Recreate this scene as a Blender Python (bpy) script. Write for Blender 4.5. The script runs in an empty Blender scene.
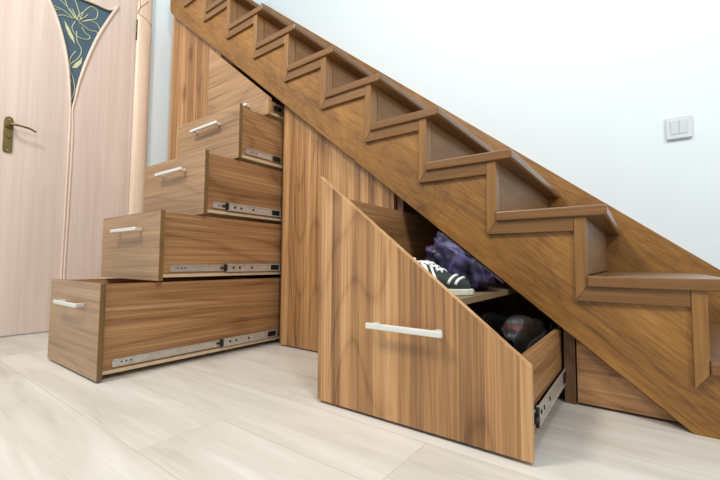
import bpy, bmesh, math, random
from mathutils import Vector, Matrix, noise
random.seed(7)
PI = math.pi
S = 0.9                        # the survey units below -> metres
scn = bpy.context.scene
COL = scn.collection

# ------------------------------------------------------------------ camera
cam_d = bpy.data.cameras.new('camera')
cam = bpy.data.objects.new('camera', cam_d); COL.objects.link(cam)
cam_d.sensor_fit = 'HORIZONTAL'; cam_d.sensor_width = 36; cam_d.lens = 18.864
yaw, pitch, roll = -0.63586537, 0.05886788, 0.00684274
fwd = Vector((math.sin(yaw)*math.cos(pitch), math.cos(yaw)*math.cos(pitch), math.sin(pitch)))
rt = Vector((math.cos(yaw), -math.sin(yaw), 0)); up = rt.cross(fwd)
rt2 = rt*math.cos(roll) + up*math.sin(roll); up2 = up*math.cos(roll) - rt*math.sin(roll)
CD, CH = 1.31126, 0.42
cam.matrix_world = Matrix(((rt2.x, up2.x, -fwd.x, 0), (rt2.y, up2.y, -fwd.y, -CD*S),
                           (rt2.z, up2.z, -fwd.z, CH*S), (0, 0, 0, 1)))
cam_d.clip_start = 0.02
scn.camera = cam

# ------------------------------------------------------------------ light
w = bpy.data.worlds.new('world'); scn.world = w; w.use_nodes = True
w.node_tree.nodes['Background'].inputs[0].default_value = (0.82, 0.92, 1.0, 1)
w.node_tree.nodes['Background'].inputs[1].default_value = 0.62
def area(name, loc, target, size, power, col):
    l = bpy.data.lights.new(name, 'AREA'); l.shape = 'DISK'; l.size = size; l.energy = power; l.color = col
    o = bpy.data.objects.new(name, l); COL.objects.link(o); o.location = Vector(loc)*S
    o.rotation_euler = (Vector(target)-Vector(loc)).to_track_quat('-Z', 'Y').to_euler()
    return o
area('ceiling_spot_light', (-1.5, -2.0, 2.95), (-1.0, -0.2, 0.5), 0.55, 44, (1.0, 0.93, 0.83))
area('added_side_fill', (1.7, -1.9, 2.7), (-2.8, -0.2, 1.2), 0.6, 36, (1.0, 0.98, 0.95))  # added fill in place of room bounce, brightens the left wall and door
area('ceiling_lamp_light', (0.35, -1.3, 3.0), (0.1, 0.6, 0.9), 0.5, 14, (0.97, 0.98, 1.0))
scn.view_settings.view_transform = 'Standard'
scn.view_settings.look = 'None'
scn.view_settings.gamma = 1
scn.view_settings.use_curve_mapping = False
scn.view_settings.exposure = 0.08

# ------------------------------------------------------------------ materials
def lin(c):
    return tuple(((v/255)/12.92 if v/255 <= .04045 else ((v/255+.055)/1.055)**2.4) for v in c) + (1,)
def newmat(name, rough=.5, metal=0, col=(200, 200, 200), spec=.5):
    m = bpy.data.materials.new(name); m.use_nodes = True
    b = m.node_tree.nodes['Principled BSDF']
    b.inputs['Base Color'].default_value = lin(col); b.inputs['Roughness'].default_value = rough
    b.inputs['Metallic'].default_value = metal; b.inputs['Specular IOR Level'].default_value = spec
    return m, m.node_tree, b
def plain(name, col, rough=.5, metal=0, var=.06, scale=40, bump=0):
    m, t, b = newmat(name, rough, metal, col)
    tc = t.nodes.new('ShaderNodeTexCoord'); n = t.nodes.new('ShaderNodeTexNoise')
    n.inputs['Scale'].default_value = scale; n.inputs['Detail'].default_value = 4
    t.links.new(tc.outputs['Object'], n.inputs['Vector'])
    r = t.nodes.new('ShaderNodeValToRGB')
    c = lin(col)
    r.color_ramp.elements[0].color = tuple(v*(1-var) for v in c[:3]) + (1,); r.color_ramp.elements[0].position = .3
    r.color_ramp.elements[1].color = tuple(min(1, v*(1+var)) for v in c[:3]) + (1,); r.color_ramp.elements[1].position = .7
    t.links.new(n.outputs['Fac'], r.inputs['Fac']); t.links.new(r.outputs['Color'], b.inputs['Base Color'])
    if bump:
        bp = t.nodes.new('ShaderNodeBump'); bp.inputs['Strength'].default_value = bump; bp.inputs['Distance'].default_value = .01
        t.links.new(n.outputs['Fac'], bp.inputs['Height']); t.links.new(bp.outputs['Normal'], b.inputs['Normal'])
    return m
def wood(name, dark, mid, light, axis='X', strip=0, angle=0, rough=.4, stretch=1.0, rings=.5, fine=.35, stripamt=.5, knots=0.0, bands=.75, streak=1.1):
    """laminate or veneer with the grain along one axis of the object"""
    m, t, b = newmat(name, rough)
    N, L = t.nodes, t.links
    tc = N.new('ShaderNodeTexCoord'); oi = N.new('ShaderNodeObjectInfo')
    mp = N.new('ShaderNodeMapping'); L.new(tc.outputs['Object'], mp.inputs['Vector'])
    # rotate so that the grain runs along local X
    mp.inputs['Rotation'].default_value = {'X': (0, angle, 0), 'Y': (0, 0, PI/2), 'Z': (0, PI/2, 0)}[axis]
    ofs = N.new('ShaderNodeVectorMath'); ofs.operation = 'MULTIPLY_ADD'
    cb = N.new('ShaderNodeCombineXYZ')
    for k in ('X', 'Y', 'Z'): L.new(oi.outputs['Random'], cb.inputs[k])
    ofs.inputs[1].default_value = (7.3, 3.1, 5.7)
    L.new(cb.outputs[0], ofs.inputs[0]); L.new(mp.outputs[0], ofs.inputs[2])
    base = ofs.outputs[0]
    def scaled(s):
        v = N.new('ShaderNodeVectorMath'); v.operation = 'MULTIPLY'; v.inputs[1].default_value = s
        L.new(base, v.inputs[0]); return v.outputs[0]
    ns = N.new('ShaderNodeTexNoise'); ns.inputs['Scale'].default_value = 1; ns.inputs['Detail'].default_value = 6
    ns.inputs['Roughness'].default_value = .7; ns.inputs['Distortion'].default_value = .1
    L.new(scaled((.7*stretch, 42, 42)), ns.inputs['Vector'])
    # broad bands, warped
    nb = N.new('ShaderNodeTexNoise'); nb.inputs['Scale'].default_value = 1; nb.inputs['Detail'].default_value = 3
    nb.inputs['Distortion'].default_value = .6
    L.new(scaled((1.1*stretch, 9, 9)), nb.inputs['Vector'])
    # ring lines = sine of warped noise
    nr = N.new('ShaderNodeTexNoise'); nr.inputs['Scale'].default_value = 1; nr.inputs['Detail'].default_value = 1.2
    L.new(scaled((.8*stretch, 4.6, 4.6)), nr.inputs['Vector'])
    mu = N.new('ShaderNodeMath'); mu.operation = 'MULTIPLY'; mu.inputs[1].default_value = 48
    L.new(nr.outputs['Fac'], mu.inputs[0])
    sn = N.new('ShaderNodeMath'); sn.operation = 'SINE'; L.new(mu.outputs[0], sn.inputs[0])
    ab = N.new('ShaderNodeMath'); ab.operation = 'ABSOLUTE'; L.new(sn.outputs[0], ab.inputs[0])
    iv = N.new('ShaderNodeMath'); iv.operation = 'SUBTRACT'; iv.inputs[0].default_value = 1; L.new(ab.outputs[0], iv.inputs[1])
    pw = N.new('ShaderNodeMath'); pw.operation = 'POWER'; pw.inputs[1].default_value = 3.5; L.new(iv.outputs[0], pw.inputs[0])
    # fine fibres
    nf = N.new('ShaderNodeTexNoise'); nf.inputs['Scale'].default_value = 1; nf.inputs['Detail'].default_value = 4
    L.new(scaled((5*stretch, 150, 150)), nf.inputs['Vector'])
    def madd(a, k, c):
        n = N.new('ShaderNodeMath'); n.operation = 'MULTIPLY_ADD'; n.inputs[1].default_value = k
        L.new(a, n.inputs[0])
        if isinstance(c, (int, float)): n.inputs[2].default_value = c
        else: L.new(c, n.inputs[2])
        return n.outputs[0]
    f = madd(nb.outputs['Fac'], bands, .5-bands/2)
    f = madd(ns.outputs['Fac'], streak, f); f = madd(f, 1.0, -streak/2)
    f = madd(sn.outputs[0], .05*rings, f); f = madd(pw.outputs[0], -.30*rings, f)
    f = madd(nf.outputs['Fac'], fine, f)
    f = madd(f, 1.0, -fine/2)
    if strip:
        sp = N.new('ShaderNodeSeparateXYZ'); L.new(base, sp.inputs[0])
        q = madd(sp.outputs['Z'] if axis == 'X' else sp.outputs['X'] if False else sp.outputs['Z'], 1/strip, 0.0)
        if axis == 'Z':
            # after the turn object X lies on -Z
            pass
        fl = N.new('ShaderNodeMath'); fl.operation = 'FLOOR'; L.new(q, fl.inputs[0])
        wn = N.new('ShaderNodeTexWhiteNoise'); wn.noise_dimensions = '1D'; L.new(fl.outputs[0], wn.inputs['W'])
        f = madd(wn.outputs['Value'], stripamt, f); f = madd(f, 1.0, -stripamt/2)
    if knots:
        vo = N.new('ShaderNodeTexVoronoi'); vo.inputs['Scale'].default_value = 1
        L.new(scaled((2.2, 4.2, 4.2)), vo.inputs['Vector'])
        mr = N.new('ShaderNodeMapRange'); mr.inputs[1].default_value = .03; mr.inputs[2].default_value = .17
        mr.inputs[3].default_value = -knots; mr.inputs[4].default_value = 0
        L.new(vo.outputs['Distance'], mr.inputs[0])
        f = madd(mr.outputs[0], 1.0, f)
    r = N.new('ShaderNodeValToRGB'); e = r.color_ramp.elements
    e[0].position = .12; e[0].color = lin(dark); e[1].position = .88; e[1].color = lin(light)
    x = e.new(.5); x.color = lin(mid)
    L.new(f, r.inputs['Fac']); L.new(r.outputs['Color'], b.inputs['Base Color'])
    bp = N.new('ShaderNodeBump'); bp.inputs['Strength'].default_value = .12; bp.inputs['Distance'].default_value = .002
    L.new(nf.outputs['Fac'], bp.inputs['Height']); L.new(bp.outputs['Normal'], b.inputs['Normal'])
    return m

LD, LM, LL = (112, 76, 44), (176, 130, 84), (212, 170, 120)
M = {}
M['lam_v'] = wood('walnut_laminate_upright', LD, LM, LL, 'Z', strip=.034, stripamt=.46, knots=.3, stretch=.5, rings=.5, fine=.8, bands=.3, streak=.75, rough=.42)
M['lam_h'] = wood('walnut_laminate_level', LD, LM, LL, 'X', strip=.05, stripamt=.12, knots=.25, stretch=.6, rings=.6, fine=.75, bands=.4, streak=.6, rough=.42)
M['lam_hd'] = wood('walnut_laminate_front_dimmed', (112, 84, 58), (164, 128, 92), (194, 158, 120), 'X', strip=.05, stripamt=.1, stretch=.55, rings=.5, fine=.75, bands=.35, streak=.6, rough=.36)  # same walnut greyed: weaker light on the drawer fronts put into the colour
M['lam_s'] = wood('walnut_laminate_side', LD, (158, 115, 74), (194, 152, 107), 'Y', strip=.09, stripamt=.1, knots=.25, stretch=.5, rings=.7, fine=.8, bands=.45, streak=.6, rough=.42)
M['shelf'] = plain('tan_shelf_board', (128, 106, 78), .5, var=.1)
M['edge'] = wood('light_edge_band', (150, 112, 70), (196, 150, 102), (220, 180, 134), 'X', rough=.4)
M['edge_d'] = wood('olive_edge_band', (84, 66, 34), (118, 90, 50), (140, 110, 64), 'Z', rough=.4)
M['carcass'] = wood('brown_carcass', (78, 52, 32), (106, 73, 47), (128, 90, 60), 'Z', rough=.5)
SA = math.atan(.8)
OD, OM, OL = (92, 58, 18), (142, 97, 40), (176, 128, 62)
M['oak_slope'] = wood('stained_oak_slope', OD, OM, OL, 'X', angle=-SA, strip=.11, stripamt=.1, rings=.35, fine=.8, knots=.5, stretch=2.6, bands=.6, streak=.5, rough=.42)
M['oak_x'] = wood('stained_oak_level', OD, (122, 84, 42), (150, 110, 62), 'X', fine=.5, bands=.3, streak=.5, rings=.3, rough=.36)
M['oak_y'] = wood('stained_oak_tread', OD, (122, 86, 50), (158, 120, 80), 'Y', fine=.5, bands=.3, streak=.5, rings=.3, rough=.3)
M['oak_z'] = wood('stained_oak_upright', (92, 60, 24), (140, 98, 48), (168, 124, 68), 'Z', fine=.5, bands=.3, streak=.5, rings=.3, rough=.36)
M['oak_r'] = wood('stained_oak_riser', (94, 66, 38), (136, 100, 64), (160, 125, 86), 'Y', fine=.5, bands=.3, streak=.5, rings=.3, rough=.46)
M['oak_r'].node_tree.nodes['Principled BSDF'].inputs['Specular IOR Level'].default_value = .25
M['pale'] = plain('pale_board', (206, 184, 150), .55, var=.1)
M['handle'] = plain('satin_white_metal', (222, 222, 216), .32, .25, var=.03)
M['steel'] = plain('zinc_steel', (196, 190, 180), .34, .45, var=.12, scale=60)
M['black'] = plain('black_plastic', (22, 21, 20), .5)
M['brass'] = plain('aged_brass', (128, 110, 66), .3, .85, var=.2, scale=50)
M['door'] = wood('rose_beige_veneer', (204, 184, 172), (217, 198, 186), (228, 212, 200), 'Z', rings=.25, fine=.4, stretch=.6, rough=.42)
M['mould'] = wood('cream_moulding', (208, 186, 168), (224, 205, 188), (236, 220, 206), 'Z', rings=.2, fine=.2, rough=.32)
M['casing'] = wood('cream_beech_casing', (212, 184, 158), (228, 204, 180), (238, 220, 200), 'Z', rings=.3, fine=.3, rough=.34)
M['groove'] = plain('brown_groove', (150, 116, 88), .6)
M['gold'] = plain('pale_gold_line', (206, 206, 164), .4)
M['leaf'] = plain('cream_leaf_paint', (206, 206, 160), .4)
M['white'] = plain('white_switch_plastic', (212, 218, 222), .3, var=.02)
M['glass'] = plain('slate_blue_glass', (76, 98, 112), .12, var=.08, scale=6)

def wall_mat():
    m, t, b = newmat('painted_wall', .75, 0, (226, 236, 240))
    tc = t.nodes.new('ShaderNodeTexCoord'); n = t.nodes.new('ShaderNodeTexNoise')
    n.inputs['Scale'].default_value = 160; n.inputs['Detail'].default_value = 5
    t.links.new(tc.outputs['Object'], n.inputs['Vector'])
    bp = t.nodes.new('ShaderNodeBump'); bp.inputs['Strength'].default_value = .05; bp.inputs['Distance'].default_value = .003
    t.links.new(n.outputs['Fac'], bp.inputs['Height']); t.links.new(bp.outputs['Normal'], b.inputs['Normal'])
    return m
M['wall'] = wall_mat()
def floor_mat():
    m, t, b = newmat('whitewashed_floor_laminate', .33)
    N, L = t.nodes, t.links
    tc = N.new('ShaderNodeTexCoord')
    mp = N.new('ShaderNodeMapping'); L.new(tc.outputs['Object'], mp.inputs['Vector'])
    mp.inputs['Location'].default_value = (.37, .06, 0)
    br = N.new('ShaderNodeTexBrick'); L.new(mp.outputs[0], br.inputs['Vector'])
    br.inputs['Scale'].default_value = 1; br.inputs['Brick Width'].default_value = 1.2; br.inputs['Row Height'].default_value = .19
    br.inputs['Mortar Size'].default_value = .0012; br.inputs['Mortar Smooth'].default_value = .4
    br.inputs['Color1'].default_value = (0, 0, 0, 1); br.inputs['Color2'].default_value = (1, 1, 1, 1)
    br.inputs['Mortar'].default_value = (.5, .5, .5, 1)
    br.offset = .37; br.inputs['Bias'].default_value = 0
    def sc(s, add=None):
        v = N.new('ShaderNodeVectorMath'); v.operation = 'MULTIPLY'; v.inputs[1].default_value = s
        L.new(mp.outputs[0], v.inputs[0])
        if add:
            a = N.new('ShaderNodeVectorMath'); a.operation = 'ADD'; L.new(v.outputs[0], a.inputs[0]); L.new(add, a.inputs[1]); return a.outputs[0]
        return v.outputs[0]
    big = N.new('ShaderNodeVectorMath'); big.operation = 'MULTIPLY'; big.inputs[1].default_value = (9, 9, 9)
    L.new(br.outputs['Color'], big.inputs[0])
    n1 = N.new('ShaderNodeTexNoise'); n1.inputs['Scale'].default_value = 1; n1.inputs['Detail'].default_value = 4; n1.inputs['Distortion'].default_value = 1.1
    L.new(sc((1.6, 11, 1), big.outputs[0]), n1.inputs['Vector'])
    n2 = N.new('ShaderNodeTexNoise'); n2.inputs['Scale'].default_value = 1; n2.inputs['Detail'].default_value = 4
    L.new(sc((7, 150, 1), big.outputs[0]), n2.inputs['Vector'])
    a = N.new('ShaderNodeMath'); a.operation = 'MULTIPLY_ADD'; a.inputs[1].default_value = .35
    L.new(n2.outputs['Fac'], a.inputs[0]); L.new(n1.outputs['Fac'], a.inputs[2])
    sp = N.new('ShaderNodeSeparateColor'); L.new(br.outputs['Color'], sp.inputs[0])
    a2 = N.new('ShaderNodeMath'); a2.operation = 'MULTIPLY_ADD'; a2.inputs[1].default_value = .16
    L.new(sp.outputs[0], a2.inputs[0]); L.new(a.outputs[0], a2.inputs[2])
    r = N.new('ShaderNodeValToRGB'); e = r.color_ramp.elements
    e[0].position = .4; e[0].color = lin((178, 168, 154)); e[1].position = 1.0; e[1].color = lin((222, 218, 210))
    x = e.new(.66); x.color = lin((204, 198, 187))
    L.new(a2.outputs[0], r.inputs['Fac'])
    mx = N.new('ShaderNodeMix'); mx.data_type = 'RGBA'; mx.inputs[7].default_value = lin((190, 182, 168))
    L.new(br.outputs['Fac'], mx.inputs[0]); L.new(r.outputs['Color'], mx.inputs[6])
    L.new(mx.outputs[2], b.inputs['Base Color'])
    return m
M['floor'] = floor_mat()

# ------------------------------------------------------------------ mesh helpers
class MB:
    """collects shapes, then links them as ONE mesh object"""
    def __init__(s): s.bm = bmesh.new()
    def box(s, x0, x1, y0, y1, z0, z1, bev=0, mi=0):
        return s.prism([(x0, z0), (x1, z0), (x1, z1), (x0, z1)], y0, y1, 'Y', bev, mi)
    def prism(s, pts, a, b, axis='Y', bev=0, mi=0):
        """extrude a polygon: axis Y takes (x,z), axis X takes (y,z), axis Z takes (x,y)"""
        bm = bmesh.new()
        def P(p, d): return {'Y': (p[0], d, p[1]), 'X': (d, p[0], p[1]), 'Z': (p[0], p[1], d)}[axis]
        v0 = [bm.verts.new(P(p, a)) for p in pts]; v1 = [bm.verts.new(P(p, b)) for p in pts]
        n = len(pts)
        bm.faces.new(v0); bm.faces.new(v1[::-1])
        for i in range(n): bm.faces.new((v0[i], v1[i], v1[(i+1) % n], v0[(i+1) % n]))
        bmesh.ops.recalc_face_normals(bm, faces=bm.faces)
        if bev: bmesh.ops.bevel(bm, geom=list(bm.edges), offset=bev, segments=2, affect='EDGES', profile=.5)
        s._merge(bm, mi); return s
    def _merge(s, bm, mi=0, smooth=False):
        mp = {v: s.bm.verts.new(v.co) for v in bm.verts}
        for f in bm.faces:
            try: g = s.bm.faces.new([mp[v] for v in f.verts])
            except ValueError: continue
            g.material_index = mi if mi is not None else f.material_index
            g.smooth = smooth or f.smooth
        bm.free()
    def tube(s, pts, r, n=8, mi=0, cap=True, flat=1.0):
        pts = [Vector(p) for p in pts]; rings = []
        bm = bmesh.new(); last = None
        for i, p in enumerate(pts):
            t = (pts[min(i+1, len(pts)-1)] - pts[max(i-1, 0)]).normalized()
            if last is None:
                a = t.cross(Vector((0, 0, 1)));  a = a if a.length > .1 else t.cross(Vector((1, 0, 0)))
            else: a = last - t*last.dot(t)
            a.normalize(); last = a; b = t.cross(a)
            rr = r[i] if isinstance(r, (list, tuple)) else r
            rings.append([bm.verts.new(p + (a*math.cos(2*PI*k/n) + b*math.sin(2*PI*k/n)*flat)*rr) for k in range(n)])
        for A, B in zip(rings, rings[1:]):
            for k in range(n):
                f = bm.faces.new((A[k], A[(k+1) % n], B[(k+1) % n], B[k])); f.smooth = True
        if cap: bm.faces.new(rings[0][::-1]); bm.faces.new(rings[-1])
        s._merge(bm, mi); return s
    def build(s, name, mats, parent=None, org=(0, 0, 0)):
        if not isinstance(mats, (list, tuple)): mats = [mats]
        o0 = Vector(org)
        if parent is not None and 'org' in META.get(parent.name, {}): o0 = META[parent.name]['org']
        for v in s.bm.verts: v.co = (v.co - o0)*S
        bmesh.ops.recalc_face_normals(s.bm, faces=s.bm.faces)
        me = bpy.data.meshes.new(name); s.bm.to_mesh(me); s.bm.free()
        for m in mats: me.materials.append(M[m])
        o = bpy.data.objects.new(name, me); COL.objects.link(o)
        if parent is not None: o.parent = parent
        else: o.location = o0*S
        META[o.name] = {'org': o0}
        return o
META = {}
def thing(name, label, cat, loc, group=None):
    o = bpy.data.objects.new(name, None); COL.objects.link(o); o.location = Vector(loc)*S; o.empty_display_size = .05
    o['label'] = label; o['category'] = cat
    if group: o['group'] = group
    META[o.name] = {'org': Vector(loc)}
    return o
def tag(o, label, cat, group=None):
    o['label'] = label; o['category'] = cat
    if group: o['group'] = group
    return o
def struct(o): o['kind'] = 'structure'; return o
def spline(pts, n=6):
    """Catmull-Rom through points of any dimension"""
    out = []; P = [Vector(p) for p in pts]; P = [P[0]*2-P[1]] + P + [P[-1]*2-P[-2]]
    for i in range(1, len(P)-2):
        for k in range(n):
            t = k/n; a, b, c, d = P[i-1:i+3]
            out.append(.5*((2*b) + (c-a)*t + (2*a-5*b+4*c-d)*t*t + (3*b-a-3*c+d)*t**3))
    out.append(P[-2]); return out

# ------------------------------------------------------------------ the setting
WB = .89                                      # face of the wall behind the stairs
struct(MB().box(-2.95, 3.2, -4.2, WB+.1, -.12, 0).build('floor', 'floor'))
struct(MB().box(-2.95, 3.2, WB, WB+.12, 0, 3.6).build('wall_back', 'wall'))
DX = -2.79                                    # face of the door leaf
DY0, DY1, DTOP = -.94, -.195, 2.34
struct(MB().prism([(-4.2, 0), (DY0-.01, 0), (DY0-.01, DTOP+.01), (DY1+.01, DTOP+.01), (DY1+.01, 0), (WB, 0), (WB, 3.6), (-4.2, 3.6)], -2.95, DX-.012, 'X').build('wall_left', 'wall'))

# casing around the door: rounded profile boards, with the curved ornament of the photo
def casing():
    mb = MB()
    prof = lambda y0, y1: [(DX-.03, y0)] + [(DX-.006+.03*math.sin(PI*k/14)**.7, y0+(y1-y0)*(1-math.cos(PI*k/14))/2) for k in range(15)] + [(DX-.03, y1)]
    mb.prism(prof(DY1+.002, DY1+.105), 0, DTOP+.1, 'Z')
    mb.prism(prof(DY0-.105, DY0-.002), 0, DTOP+.1, 'Z')
    mb.box(DX-.03, DX+.014, DY0-.002, DY1+.002, DTOP+.002, DTOP+.1)
    o = mb.build('trim_1', 'casing')
    g = MB()
    for pts in ([(-.186, 2.27), (-.178, 2.21), (-.188, 2.158), (-.16, 2.142), (-.126, 2.123), (-.1, 2.10)],
                [(-.19, 2.15), (-.176, 2.2), (-.15, 2.24), (-.13, 2.27)]):
        g.tube([(DX-.006+.03*max(0, math.sin(math.acos(max(-1, min(1, 1-2*(p[0]-DY1-.002)/.103)))))**.7, p[0], p[1]) for p in spline(pts)], .0024, 6)
    g.build('groove_line', 'groove', o)
    return struct(o)
casing()

# the door leaf with its funnel-shaped glass
LEFT = [(-.748, 2.125), (-.72, 2.06), (-.677, 1.972), (-.64, 1.890), (-.606, 1.785), (-.581, 1.677), (-.56, 1.528), (-.546, 1.345)]
RIGHT = [(-.312, 2.139), (-.367, 2.008), (-.419, 1.872), (-.467, 1.709), (-.504, 1.55), (-.523, 1.42), (-.534, 1.345)]
LTAIL = [(-.546, 1.345), (-.543, 1.1), (-.544, .785), (-.546, .481), (-.547, .2), (-.549, .05)]
RTAIL = [(-.534, 1.345), (-.528, 1.224), (-.527, 1.003), (-.528, .786), (-.531, .482), (-.533, .2), (-.535, .05)]
def door():
    hole = [tuple(p) for p in spline(LEFT, 4)] + [tuple(p) for p in spline([RIGHT[-1]] + RIGHT[::-1][1:], 4)] 
    top = [(-.36, 2.092), (-.444, 2.086), (-.53, 2.078), (-.616, 2.086), (-.70, 2.092)]
    hole = hole + top
    outer = [(DY0, .008), (DY1, .008), (DY1, DTOP), (DY0, DTOP)]
    mb = MB(); bm = bmesh.new()
    vo = [bm.verts.new((DX, p[0], p[1])) for p in outer]; vi = [bm.verts.new((DX, p[0], p[1])) for p in hole]
    es = [bm.edges.new((vo[i], vo[(i+1) % 4])) for i in range(4)] + [bm.edges.new((vi[i], vi[(i+1) % len(vi)])) for i in range(len(vi))]
    bmesh.ops.triangle_fill(bm, use_beauty=True, use_dissolve=False, edges=es)
    r = bmesh.ops.extrude_face_region(bm, geom=list(bm.faces))
    for v in [g for g in r['geom'] if isinstance(g, bmesh.types.BMVert)]: v.co.x -= .04
    mb._merge(bm)
    leaf = struct(mb.build('door_1', 'door'))
    g = MB().prism(hole, DX-.024, DX-.016, 'X').build('glass_pane', 'glass', leaf)
    m = MB()
    pl = spline(LEFT + LTAIL[1:]); m.tube([(DX, p[0], p[1]) for p in pl], [.0062+.003*max(0, min(1, (p[1]-1.35)/.3)) for p in pl], 10)
    m.build('moulding', 'mould', leaf)
    m = MB()
    pl = spline(RIGHT + RTAIL[1:]); m.tube([(DX, p[0], p[1]) for p in pl], [.0062+.004*max(0, min(1, (p[1]-1.35)/.3)) for p in pl], 10)
    m.build('moulding', 'mould', leaf)
    m = MB(); m.tube([(DX-.004, p[0], p[1]) for p in spline([RIGHT[0]] + top + [LEFT[0]])], .007, 8)
    m.build('moulding', 'mould', leaf)
    # the painted flower on the glass
    gx = DX-.014
    f = MB()
    petals = [[(-.55, 1.93), (-.60, 1.955), (-.66, 1.96), (-.70, 1.99), (-.68, 2.03), (-.62, 2.01), (-.56, 1.97), (-.535, 1.93)],
              [(-.55, 1.93), (-.60, 1.925), (-.64, 1.905), (-.655, 1.93), (-.62, 1.95)],
              [(-.535, 1.93), (-.58, 1.985), (-.60, 2.05), (-.56, 2.07), (-.53, 2.01), (-.515, 1.95)],
              [(-.515, 1.94), (-.50, 2.0), (-.46, 2.06), (-.425, 2.05), (-.43, 1.995), (-.47, 1.965), (-.505, 1.935)],
              [(-.505, 1.935), (-.46, 1.965), (-.42, 1.96), (-.395, 1.905), (-.405, 1.885), (-.425, 1.91), (-.46, 1.90), (-.49, 1.91), (-.52, 1.925)],
              [(-.54, 1.92), (-.555, 1.87), (-.535, 1.835), (-.50, 1.825), (-.465, 1.84), (-.46, 1.862), (-.485, 1.872), (-.505, 1.90)],
              [(-.53, 1.93), (-.525, 1.965), (-.505, 1.995)], [(-.53, 1.93), (-.545, 1.965), (-.56, 1.99)], [(-.525, 1.93), (-.49, 1.975), (-.475, 2.0)],
              [(-.53, 1.86), (-.525, 1.80), (-.50, 1.75), (-.515, 1.69), (-.55, 1.64), (-.565, 1.585), (-.545, 1.53)],
              [(-.53, 1.73), (-.555, 1.67), (-.555, 1.60), (-.535, 1.55), (-.525, 1.48), (-.54, 1.41)]]
    for p in petals: f.tube([(gx, q[0], q[1]) for q in spline(p, 5)], .0024, 5)
    f.build('painted_flower', 'gold', leaf)
    lf = MB()
    for p in ([(-.535, 1.775), (-.56, 1.80), (-.585, 1.85), (-.595, 1.895), (-.57, 1.86), (-.545, 1.815)],
              [(-.545, 1.615), (-.53, 1.65), (-.505, 1.685), (-.495, 1.71), (-.497, 1.665), (-.52, 1.625)]):
        lf.prism(p, gx-.002, gx+.001, 'X')
    lf.build('painted_leaf', 'leaf', leaf)
    # brass lever handle on its long plate
    hy, hz_ = -.82, -.018
    h = MB(); h.prism([(p[0]+hy+.842, p[1]+hz_) for p in [(-.862, 1.04), (-.857, 1.03), (-.828, 1.03), (-.823, 1.04), (-.823, 1.21), (-.828, 1.225), (-.842, 1.232), (-.857, 1.225), (-.862, 1.21)]], DX-.002, DX+.009, 'X', .002)
    h.build('handle_plate', 'brass', leaf)
    h = MB()
    h.tube([(DX+.006, hy, 1.18+hz_), (DX+.03, hy, 1.18+hz_)], [.017, .013], 14)
    h.tube(spline([(DX+.028, hy-.002, 1.18+hz_), (DX+.046, hy+.006, 1.182+hz_), (DX+.052, hy+.035, 1.180+hz_), (DX+.052, hy+.078, 1.176+hz_), (DX+.046, hy+.108, 1.166+hz_)]), [.008]*6+[.0062]*6+[.0054]*6+[.0052]*6+[.006], 8)
    h.build('door_handle', 'brass', leaf)
    h = MB(); h.tube([(DX+.004, hy, 1.12+hz_), (DX+.016, hy, 1.12+hz_)], [.011, .009], 12)
    h.box(DX+.012, DX+.026, hy-.0015, hy+.0015, 1.109+hz_, 1.131+hz_, .001)
    h.build('lock_knob', 'brass', leaf)
    sc = MB()
    for z in (1.215+hz_, 1.042+hz_): sc.tube([(DX+.007, hy, z), (DX+.011, hy, z)], [.004, .003], 8)
    sc.build('screw', 'steel', leaf)
    hg = MB()
    for k in range(3): hg.tube([(DX+.008, DY1+.002, 1.962+k*.05), (DX+.008, DY1+.002, 1.962+k*.05+.044)], .0052, 8)
    hg.build('hinge', 'brass', leaf)
    return leaf
door()

# ------------------------------------------------------------------ the staircase
X0, RUN, Z0, RISE = -.1207, .2523, .3877, .2018
TT = .033
YF = -.045                                    # face of the outer stringer
WS = .86                                      # face of the wall stringer
LOW = lambda x, a=.080: a - .8*x
stair = thing('staircase', 'stained oak staircase with stepped side running up along the white wall', 'staircase', (X0, YF, 0))
def stringer(y0, y1, name):
    xl = -2.625
    pts = [(.098, 0), (.30, 0)]
    # bottom step: riser of the lowest tread
    pts += [(.384, 0), (.384, Z0-RISE-TT)]
    i = -1
    while True:
        X = X0 - RUN*i; z = Z0 + RISE*i - TT
        pts += [(X, z)] if X > xl else [(xl, z)]
        if X <= xl: break
        pts += [(X, z+RISE)]
        i += 1
    pts += [(xl, LOW(xl)+.03), (xl+.012, LOW(xl+.012)+.006), (xl+.035, LOW(xl+.035))]
    q = [pts[0]]
    for p in pts[1:]:
        if (Vector(p)-Vector(q[-1])).length > 1e-5: q.append(p)
    return MB().prism(q, y0, y1, 'Y').build(name, 'oak_slope', stair)
st = stringer(YF, -.005, 'outer_stringer')
bv = st.modifiers.new('bevel', 'BEVEL'); bv.width = .002; bv.segments = 2; bv.limit_method = 'ANGLE'
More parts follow.
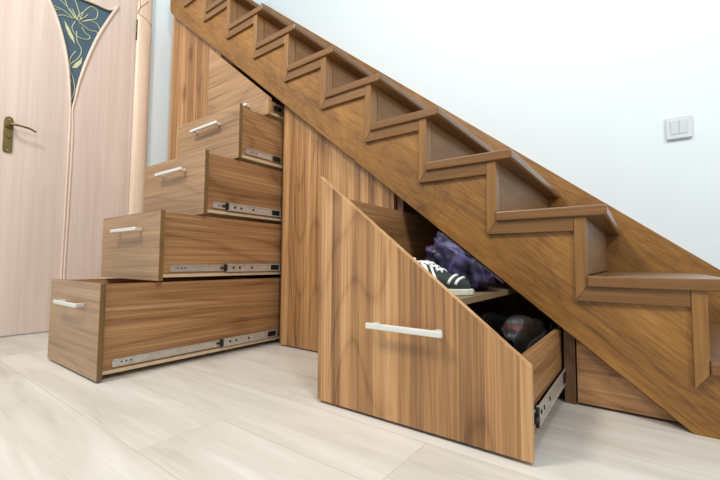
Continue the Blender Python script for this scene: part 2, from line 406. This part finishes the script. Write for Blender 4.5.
# wall stringer: a plain sloping board, seen above the treads
tz = lambda x: .618 - .8025*x
wsb = MB().prism([(.10, 0), (.66, 0), (.66, tz(.66)), (-2.77, tz(-2.77)), (-2.77, LOW(-2.77)-.05)], WS, WB-.001, 'Y', 0).build('wall_stringer', 'oak_slope', stair)
bv = wsb.modifiers.new('bevel', 'BEVEL'); bv.width = .003; bv.segments = 2; bv.limit_method = 'ANGLE'
NT = 10
for i in range(-1, NT):
    X = X0 - RUN*i; z = Z0 + RISE*i
    # tread with rounded nose (profile in x,z), overhanging the stringer face
    r = TT/2*.8
    xn = X + RUN + .054
    zz = z-.002; pr = [(X+.001, z-TT), (xn-.006, z-TT), (xn-.001, z-TT+.005), (xn, z-TT+.009), (xn, zz-.007), (xn-.002, zz-.002), (xn-.007, zz), (X+.001, zz)]
    if i+1 < NT: pass
    mb = MB().prism(pr, -.066, WS-.0015, 'Y')
    t = mb.build('tread', ['oak_y', 'oak_x'], stair)
    for f in t.data.polygons: f.material_index = 1 if f.normal.y < -.9 else 0
    b = t.modifiers.new('bevel', 'BEVEL'); b.width = .0035; b.segments = 2; b.limit_method = 'ANGLE'; b.angle_limit = .9
    # riser under this tread's nose
    zb = z - RISE if i > -1 else .0
    MB().box(X+RUN-.018, X+RUN+.0005, -.004, WS-.0015, zb+.001, z-TT-.001).build('riser', 'oak_r', stair)
    # applied trims on the stringer face
    zt = z - TT; XR = X + RUN
    hb = .041; tw = .029
    if i > -1:
        MB().prism([(X-tw, zt-hb), (XR-tw-.0008, zt-hb), (XR-tw-.0008, zt), (X, zt)], -.0565, YF, 'Y', .0012).build('trim_strip', 'oak_x', stair)
        # upright strip: runs from this tread's underside down to the mitre with the next lower strip
        zl = z - RISE - TT
        MB().prism([(XR-tw, zt), (XR-tw, zl-hb+.001), (XR, zl+.0005), (XR, zt)], -.0575, YF, 'Y', .0012).box(XR-.004, XR+.0014, -.0572, -.014, zl+.034, zt-.0005).build('trim_strip', 'oak_z', stair)

# ------------------------------------------------------------------ built-in cupboards
def handle(parent, xc, z, yf, L=.28, hb=.015):
    y0 = yf-.036
    mb = MB()
    mb.box(xc-L/2, xc+L/2, y0, y0+.011, z-hb/2, z+hb/2, .003)
    for s in (-1, 1):
        xf = xc + s*(L/2-.02)
        mb.prism([(xf-.011, y0+.009), (xf+.011, y0+.009), (xf+.007, yf), (xf-.007, yf)], z-hb/2+.001, z+hb/2-.001, 'Z', .002)
    return mb.build('handle', 'handle', parent)
def rail(parent, x, ys, z, ymid=None, h=.028, side=1, yend=.02):
    """telescopic runner on the outer face of a drawer side"""
    mb = MB()
    x1 = x + side*.006
    a, b = sorted((x, x1))
    mb.box(a, b, ys, yend, z-h/2, z-h/2+.004); mb.box(a, b, ys, yend, z+h/2-.004, z+h/2)
    mb.box(min(x, x+side*.003), max(x, x+side*.003), ys, yend, z-h/2, z+h/2)
    for k in range(3):
        yy = ys + .03 + k*.016
        xx = x + side*.0032
        mb.tube([(xx, yy, z), (xx+side*.0012, yy, z)], .0032, 8, 1)
    if ymid is not None:
        h2 = h*1.3
        a, b = sorted((x+side*.006, x+side*.0115))
        mb.box(a, b, ymid, yend, z-h2/2, z-h2/2+.005); mb.box(a, b, ymid, yend, z+h2/2-.005, z+h2/2)
        a, b = sorted((x+side*.006, x+side*.0085))
        mb.box(a, b, ymid+.01, yend, z-h2/2, z+h2/2)
        a, b = sorted((x+side*.003, x+side*.0125))
        mb.box(a, b, ymid-.006, ymid+.006, z-h2*.46, z+h2*.46, .001, 1)
        mb.box(a, b, ymid-.024, ymid-.005, z-h2*.1, z+h2*.1, .001, 1)
        for yy in (ymid+.042, ymid+.075, ymid+.145):
            if yy < yend-.05:
                mb.tube([(x+side*.0088, yy, z), (x+side*.0102, yy, z)], .0055, 8, 1)
    a, b = sorted((x+side*.004, x+side*.0125))
    mb.box(a, b, yend-.06, yend-.012, z-h*.42, z+h*.42, .001, 1)
    return mb.build('slide_rail', ['steel', 'black'], parent)

# --- cupboard with the stepped drawers
YP = 0.0
LOW2 = lambda x: .066 - .8*x
cab = thing('drawer_cabinet', 'tall walnut laminate cupboard left under the stairs with a stepped stack of open drawers', 'cabinet', (-2.04, YP, 0))
def slope_panel(x0, x1, y0, y1, a=.066, z0=.006):
    return [(x0, z0), (x1, z0), (x1, a-.8*x1), (x0, a-.8*x0)]
MB().prism(slope_panel(-2.665, -2.045, 0, 0), YP, YP+.018, 'Y', .0012).build('fixed_front_panel', 'lam_v', cab)
MB().box(-2.663, -2.646, YP+.019, WS, 0, LOW2(-2.65)-.01).build('side_panel', 'lam_v', cab)
MB().box(-2.044, -2.028, YP+.019, WS, 0, LOW2(-2.03)-.03).build('divider', 'carcass', cab)
MB().box(-1.484, -1.468, YP+.019, WS, 0, LOW2(-1.46)-.03).build('divider', 'carcass', cab)

def drawer(parent, x0, x1, yf, z0, z1, a=None, hz=.06, ymid=None, ys=None):
    """box with a laminate front; the front top slopes when a is given"""
    bx0, bx1 = x0+.022, x1-.022
    D = .86; t = .016
    zb = z0+.012; zt = (z1 or 0)-.004
    if a is not None: zt = z0 + .082
    box = MB()
    for xa in (bx0, bx1-t):
        box.box(xa, xa+t, yf+.018, yf+D, zb+.014, zt)
    box.box(bx0+t, bx1-t, yf+.018, yf+.034, zb+.014, zt-.01)
    box.box(bx0+t, bx1-t, yf+D-t, yf+D, zb+.014, zt-.01)
    o = box.build('drawer', 'lam_s', parent)
    MB().box(bx0, bx1, yf+.018, yf+D, zb, zb+.013).build('bottom_board', 'pale', o)
    if a is None: pts = [(x0, z0), (x1, z0), (x1, z1), (x0, z1)]
    else: pts = [(x0, z0), (x1, z0), (x1, a-.8*x1), (x0, a-.8*x0)]
    fr = MB().prism(pts, yf, yf+.002, 'Y'); fr.build('drawer_front', 'lam_hd', o)
    ed = MB().prism(pts, yf+.0021, yf+.0185, 'Y'); ed.build('edge_band', 'edge_d' if a is None else 'edge', o)
    handle(o, (x0+x1)/2+.022, z1-hz if a is None else z0+.070, yf, .236)
    rail(o, bx1, yf+.055 if ys is None else ys, zb+.036, ymid)
    rail(o, bx0, yf+.055 if ys is None else ys, zb+.036, ymid, side=-1)
    return o
XL, XR_ = -2.036, -1.484
drawer(cab, -2.021, -1.496, -.790, .008, .340, hz=.082, ymid=-.30)
drawer(cab, XL, XR_, -.602, .343, .618, hz=.070, ymid=-.30)
drawer(cab, XL, XR_, -.424, .621, .900, hz=.070, ymid=-.30)
drawer(cab, XL, XR_, -.258, .903, 1.163, hz=.072)
drawer(cab, XL, XR_, -.088, 1.168, None, a=.066)

# --- closed pull-out in the middle
mid = thing('pull_out_cabinet', 'closed upright walnut laminate pull-out between the stepped drawers and the big open one', 'cabinet', (-1.13, YP, 0))
dd = MB().prism(slope_panel(-1.465, -.797, 0, 0), YP-.001, YP+.018, 'Y', .0012).build('pull_out_front', 'lam_v', mid)
handle(dd, -1.02, .652, YP-.001, .28)
MB().box(-1.466, -1.450, YP+.019, WS, 0, LOW2(-1.44)-.03).build('side_panel', 'carcass', mid)
MB().box(-.815, -.797, YP+.019, WS, 0, LOW2(-.79)-.03).build('side_panel', 'carcass', mid)

# --- the big open pull-out
big = thing('shoe_cabinet', 'large open pull-out with a slanting walnut laminate front, holding shoes', 'cabinet', (-.485, -.45, 0))
MB().prism([(-.794, 0), (-.765, 0), (-.765, LOW2(-.765)), (-.794, LOW2(-.794))], YP+.019, WS, 'Y').build('side_panel', 'carcass', big)
MB().prism([(-.192, 0), (-.162, 0), (-.162, LOW2(-.162)), (-.192, LOW2(-.192))], YP+.0, WS, 'Y').build('side_panel', 'carcass', big)
YB = -.452
fx0, fx1 = -.790, -.187
aB = .0525
pts = [(fx0, .008), (fx1, .008), (fx1, aB-.8*fx1), (fx0, aB-.8*fx0)]
box = MB()
DB = .82
box.box(-.762, -.746, YB+.019, YB+DB, .05, .622)
box.box(-.216, -.200, YB+.019, YB+DB, .05, .218)
box.box(-.746, -.216, YB+.019, YB+.034, .05, .205)
box.box(-.746, -.216, YB+DB-.016, YB+DB, .05, .2)
box.box(-.7615, -.2005, YB+.019, YB+DB, .035, .0495)
bigd = box.build('drawer', 'lam_s', big)
MB().prism(pts, YB, YB+.0165, 'Y', .0012).build('drawer_front', 'lam_v', bigd)
MB().prism([(fx1-.001, aB-.8*fx1), (fx1-.001, aB-.8*fx1+.002), (fx0, aB-.8*fx0+.002), (fx0, aB-.8*fx0)], YB+.001, YB+.0175, 'Y').build('edge_band', 'edge', bigd)
handle(bigd, -.481, .2525, YB, .218, .0155)
rail(bigd, -.200, YB+.03, .078, YB+.07, h=.036, yend=.03)
sh = MB().box(-.745, -.345, YB+.02, YB+DB-.017, .318, .334).build('shelf', 'shelf', bigd)
MB().box(-.7645, -.1925, WS-.014, WS-.003, 0, .21).prism([(-.7645, .21), (-.1925, .21), (-.7645, LOW2(-.7645)-.03)], WS-.014, WS-.003, 'Y').build('back_board', 'carcass', big)

# --- low end panel
end = thing('end_cupboard', 'low wedge of brown laminate cupboard closing the foot of the stairs', 'cabinet', (-.03, YP, 0))
MB().prism([(-.158, .008), (.072, .008), (-.158, LOW2(-.158))], YP, YP+.018, 'Y', .001).build('front_panel', 'lam_h', end)
MB().box(-.156, -.14, YP+.019, WS, 0, .15).build('side_panel', 'carcass', end)

# ------------------------------------------------------------------ light switch
sw = thing('light_switch', 'white double-rocker light switch on the wall above the stairs', 'light switch', (.163, WB, .985))
MB().box(.118, .208, WB-.017, WB, .985, 1.085, .003).build('switch_plate', 'white', sw)
for k in range(2):
    xa = .134 + k*.0295
    MB().prism([(WB-.016, 1.005), (WB-.0195, 1.005), (WB-.025, 1.066), (WB-.016, 1.066)], xa, xa+.0285, 'X', .0012).build('rocker', 'white', sw)

# ------------------------------------------------------------------ things in the open pull-out
M['sn_dark'] = plain('dark_green_suede', (38, 48, 46), .8, var=.25, scale=120)
M['sn_white'] = plain('white_rubber', (232, 232, 224), .5)
M['lace'] = plain('white_lace', (236, 238, 236), .7)
M['sole'] = plain('offwhite_sole', (206, 204, 184), .6)
M['blk'] = plain('black_leather', (15, 15, 17), .45, var=.4, scale=30)
M['brn'] = plain('red_brown_lining', (88, 40, 26), .6, var=.2)
M['grey'] = plain('grey_rubber', (44, 45, 50), .5)

def interp(tab, t):
    for (a, va), (b, vb) in zip(tab, tab[1:]):
        if t <= b:
            u = (t-a)/(b-a) if b > a else 0; u = u*u*(3-2*u)
            return va + (vb-va)*u
    return tab[-1][1]
WID = [(0, .010), (.03, .024), (.12, .034), (.35, .034), (.55, .041), (.72, .048), (.86, .043), (.95, .028), (1, .006)]
HGT = [(0, .045), (.03, .074), (.1, .082), (.22, .074), (.38, .082), (.55, .082), (.72, .060), (.88, .050), (.96, .040), (1, .022)]
def surf(t, s, L=.31, tall=1.0, opening=True):
    """upper of a shoe, heel at t=0, toe at t=1; s runs over the instep from one side to the other"""
    wv = interp(WID, t); h = interp(HGT, t)
    if tall > 1: h = h + (tall-1)*.09*max(0, 1-(t/.5)**3) if t < .5 else h
    c, sn = math.cos(PI*s), math.sin(PI*s)
    x = wv*(abs(c)**.75)*(1 if c > 0 else -1)
    x *= 1 + .06*math.sin(PI*min(1, sn))
    z = .016 + (h-.016)*(max(0, sn)**.55)
    if opening and .045 < t < .40:
        o = math.sin(PI*(t-.045)/.355)**.4
        inner = max(0, 1-abs(x)/(wv*.78))
        z -= o*min(1, inner*3)*(h-.03)*.8
    y = (t-.5)*L
    bend = .012*math.sin(PI*t)
    return Vector((y, x+bend, z))
def shoe(name, label, loc, yaw=0, tilt=0, L=.31, mats=('sn_dark', 'brn', 'sole'), tall=1.0, stripes=False, laces='lace', pitch=0, group=None):
    r = thing(name, label, 'shoe', loc, group)
    r.rotation_euler = (tilt, pitch, yaw)
    o = Vector(loc)
    mb = MB(); bm = bmesh.new(); NT_, NS = 34, 28; g = []
    for i in range(NT_+1):
        g.append([bm.verts.new(surf(i/NT_, j/NS, L, tall)+o) for j in range(NS+1)])
    for i in range(NT_):
        for j in range(NS):
            f = bm.faces.new((g[i][j], g[i+1][j], g[i+1][j+1], g[i][j+1])); f.smooth = True
            t, s = (i+.5)/NT_, (j+.5)/NS
            f.material_index = 1 if (.06 < t < .39 and .27 < s < .73) else 0
    mb._merge(bm, None)
    up_ = mb.build('upper', [mats[0], mats[1]], r)
    # sole: outline of the foot, thick and rounded
    mb = MB(); out = []
    n = 30
    for i in range(n+1): t = .5-.5*math.cos(PI*i/n); out.append(((t-.5)*(L+.010), interp(WID, t)*1.05+.003+.012*math.sin(PI*t)))
    for i in range(n-1, 0, -1): t = .5-.5*math.cos(PI*i/n); out.append(((t-.5)*(L+.010), -interp(WID, t)*1.05-.003+.012*math.sin(PI*t)))
    mb.prism([(p[0]+o.x, p[1]+o.y) for p in out], o.z+.0, o.z+.017, 'Z', .003)
    mb.build('sole', mats[2], r)
    if laces:
        ton = MB(); lc = MB()
        for side_ in (0, 1):
            for k in range(6):
                t0 = .40 + k*.055; t1 = t0 + .05
                sa, sb = (.33, .67) if side_ else (.67, .33)
                P = [surf(t0 + (t1-t0)*q/6, sa + (sb-sa)*q/6, L, tall, False) + o + Vector((0, 0, .004+.003*math.sin(PI*q/6))) for q in range(7)]
                lc.tube(P, .0034, 6)
        # bow and loose ends
        c = surf(.42, .5, L, tall, False) + o
        for sg in (-1, 1):
            lc.tube(spline([c, c+Vector((-.012, sg*.022, .016)), c+Vector((-.022, sg*.046, .006)), c+Vector((-.006, sg*.04, -.004)), c+Vector((.002, sg*.006, .004))], 6), .0033, 6)
            lc.tube(spline([c, c+Vector((.02, sg*.02, .006)), c+Vector((.035, sg*.045, -.018)), c+Vector((.05, sg*.052, -.035))], 6), .0030, 6)
        lc.build('lace', laces, r)
        for k in range(9): pass
        tg = MB(); bm = bmesh.new(); g = []
        for i in range(7):
            t = .30 + i*.018
            g.append([bm.verts.new(Vector(((t-.5)*L - .004*(6-i)*.4, (j-4)*.0062+.011, .083+(6-i)*.006 - abs(j-4)**2*.0006)) + o) for j in range(9)])
        for i in range(6):
            for j in range(8):
                f = bm.faces.new((g[i][j], g[i+1][j], g[i+1][j+1], g[i][j+1])); f.smooth = True
        tg._merge(bm); t_ = tg.build('tongue', mats[0], r)
        so = t_.modifiers.new('thick', 'SOLIDIFY'); so.thickness = .006
    if stripes:
        for sidev in (0, 1):
            for k in range(3):
                sb = MB(); bm = bmesh.new(); A = []
                t0 = .44 + k*.075
                for i in range(9):
                    u = i/8; s = .05 + .36*u; s = s if sidev == 0 else 1-s
                    tc_ = t0 + .10*(1-u)
                    row = []
                    for dt in (-.018, .018):
                        p = surf(tc_+dt, s, L, tall, False); c0 = Vector((p.x, .012, .03))
                        row.append(bm.verts.new(p + (p-c0).normalized()*.0022 + o))
                    A.append(row)
                for i in range(8): bm.faces.new((A[i][0], A[i+1][0], A[i+1][1], A[i][1]))
                sb._merge(bm, 0, True); s_ = sb.build('stripe', 'sn_white', up_)
        # toe bands
        tb = MB()
        for tt in (.80, .87):
            tb.tube([surf(tt + .05*math.sin(PI*q/16), .04+.92*q/16, L, tall, False)+o+Vector((0, 0, .001)) for q in range(17)], .0038, 6)
        tb.build('toe_band', 'sn_white', r)
    return r
shoe('sneaker', 'dark sneaker with white laces and white stripes on the pull-out shelf', (-.492, -.347, .3345), yaw=math.radians(12), stripes=True, L=.265)
P_ = dict(mats=('blk', 'brn', 'grey'), laces=None, L=.28)
shoe('shoe', 'black shoe with red-brown lining on top of the shoe pile, nearest the low side board', (-.279, -.12, .184), yaw=math.radians(90), pitch=math.radians(-8), tall=1.1, **P_)
shoe('shoe', 'black shoe with red-brown lining on the shoe pile, just under the shelf edge', (-.395, -.085, .184), yaw=math.radians(90), pitch=math.radians(-8), tall=1.1, **P_)
shoe('shoe', 'black laced shoe at the bottom of the pile beside the low side board', (-.294, -.25, .0505), yaw=math.radians(-90), mats=('blk', 'blk', 'grey'), laces='grey', L=.28)
shoe('shoe', 'black laced shoe at the bottom of the pile, below the shelf edge', (-.410, -.25, .0505), yaw=math.radians(-90), mats=('blk', 'blk', 'grey'), laces='grey', L=.28)
shoe('ankle_boot', 'black boot standing at the back of the low compartment', (-.29, .19, .0505), yaw=math.radians(-90), mats=('blk', 'blk', 'grey'), laces='grey', tall=2.0, L=.28)

# crumpled purple-blue bag
def bag():
    m, t, b = newmat('purple_plastic_film', .42)
    tc = t.nodes.new('ShaderNodeTexCoord'); n = t.nodes.new('ShaderNodeTexNoise'); n.inputs['Scale'].default_value = 14; n.inputs['Detail'].default_value = 5; n.inputs['Distortion'].default_value = 1.2
    t.links.new(tc.outputs['Object'], n.inputs['Vector'])
    r = t.nodes.new('ShaderNodeValToRGB'); e = r.color_ramp.elements
    e[0].position = .35; e[0].color = lin((24, 23, 38)); e[1].position = .72; e[1].color = lin((96, 84, 138))
    x = e.new(.52); x.color = lin((46, 43, 70))
    t.links.new(n.outputs['Fac'], r.inputs['Fac']); t.links.new(r.outputs['Color'], b.inputs['Base Color'])
    M['bag'] = m
    mb = MB(); bm = bmesh.new(); bmesh.ops.create_icosphere(bm, subdivisions=5, radius=1)
    c = Vector((-.452, -.148, .337))
    for v in bm.verts:
        p = v.co.copy(); q = p*1.7
        n1 = noise.noise(q*1.1+Vector((3, 1, 2))); n2 = abs(noise.noise(Vector((q.x*1.6+q.z, q.y*1.6, q.z*.7)))); n3 = abs(noise.noise(Vector((q.x*3.4, q.y*3.4+q.z, q.z*1.6))))
        f = 1 + .16*n1 - .34*n2 - .16*n3
        if p.z > .8: f *= 1 + .5*(p.z-.8)
        p = p*f
        v.co = Vector((p.x*.13, p.y*.115, max(p.z, -.74)*.118 + .088)) + c
        k_ = (1.311+min(v.co.y, -.06))/1.266
        v.co.z = min(v.co.z, (.42-.34*k_-.004 if v.co.y < -.06 else .068) - .8*v.co.x + .006*(noise.noise(v.co*30)-.6))
    for f in bm.faces: f.smooth = True
    mb._merge(bm, 0, True)
    o = mb.build('plastic_bag', 'bag', None, c)
    return tag(o, 'crumpled purple-blue bag stuffed on the pull-out shelf behind the sneaker', 'bag')
bag()
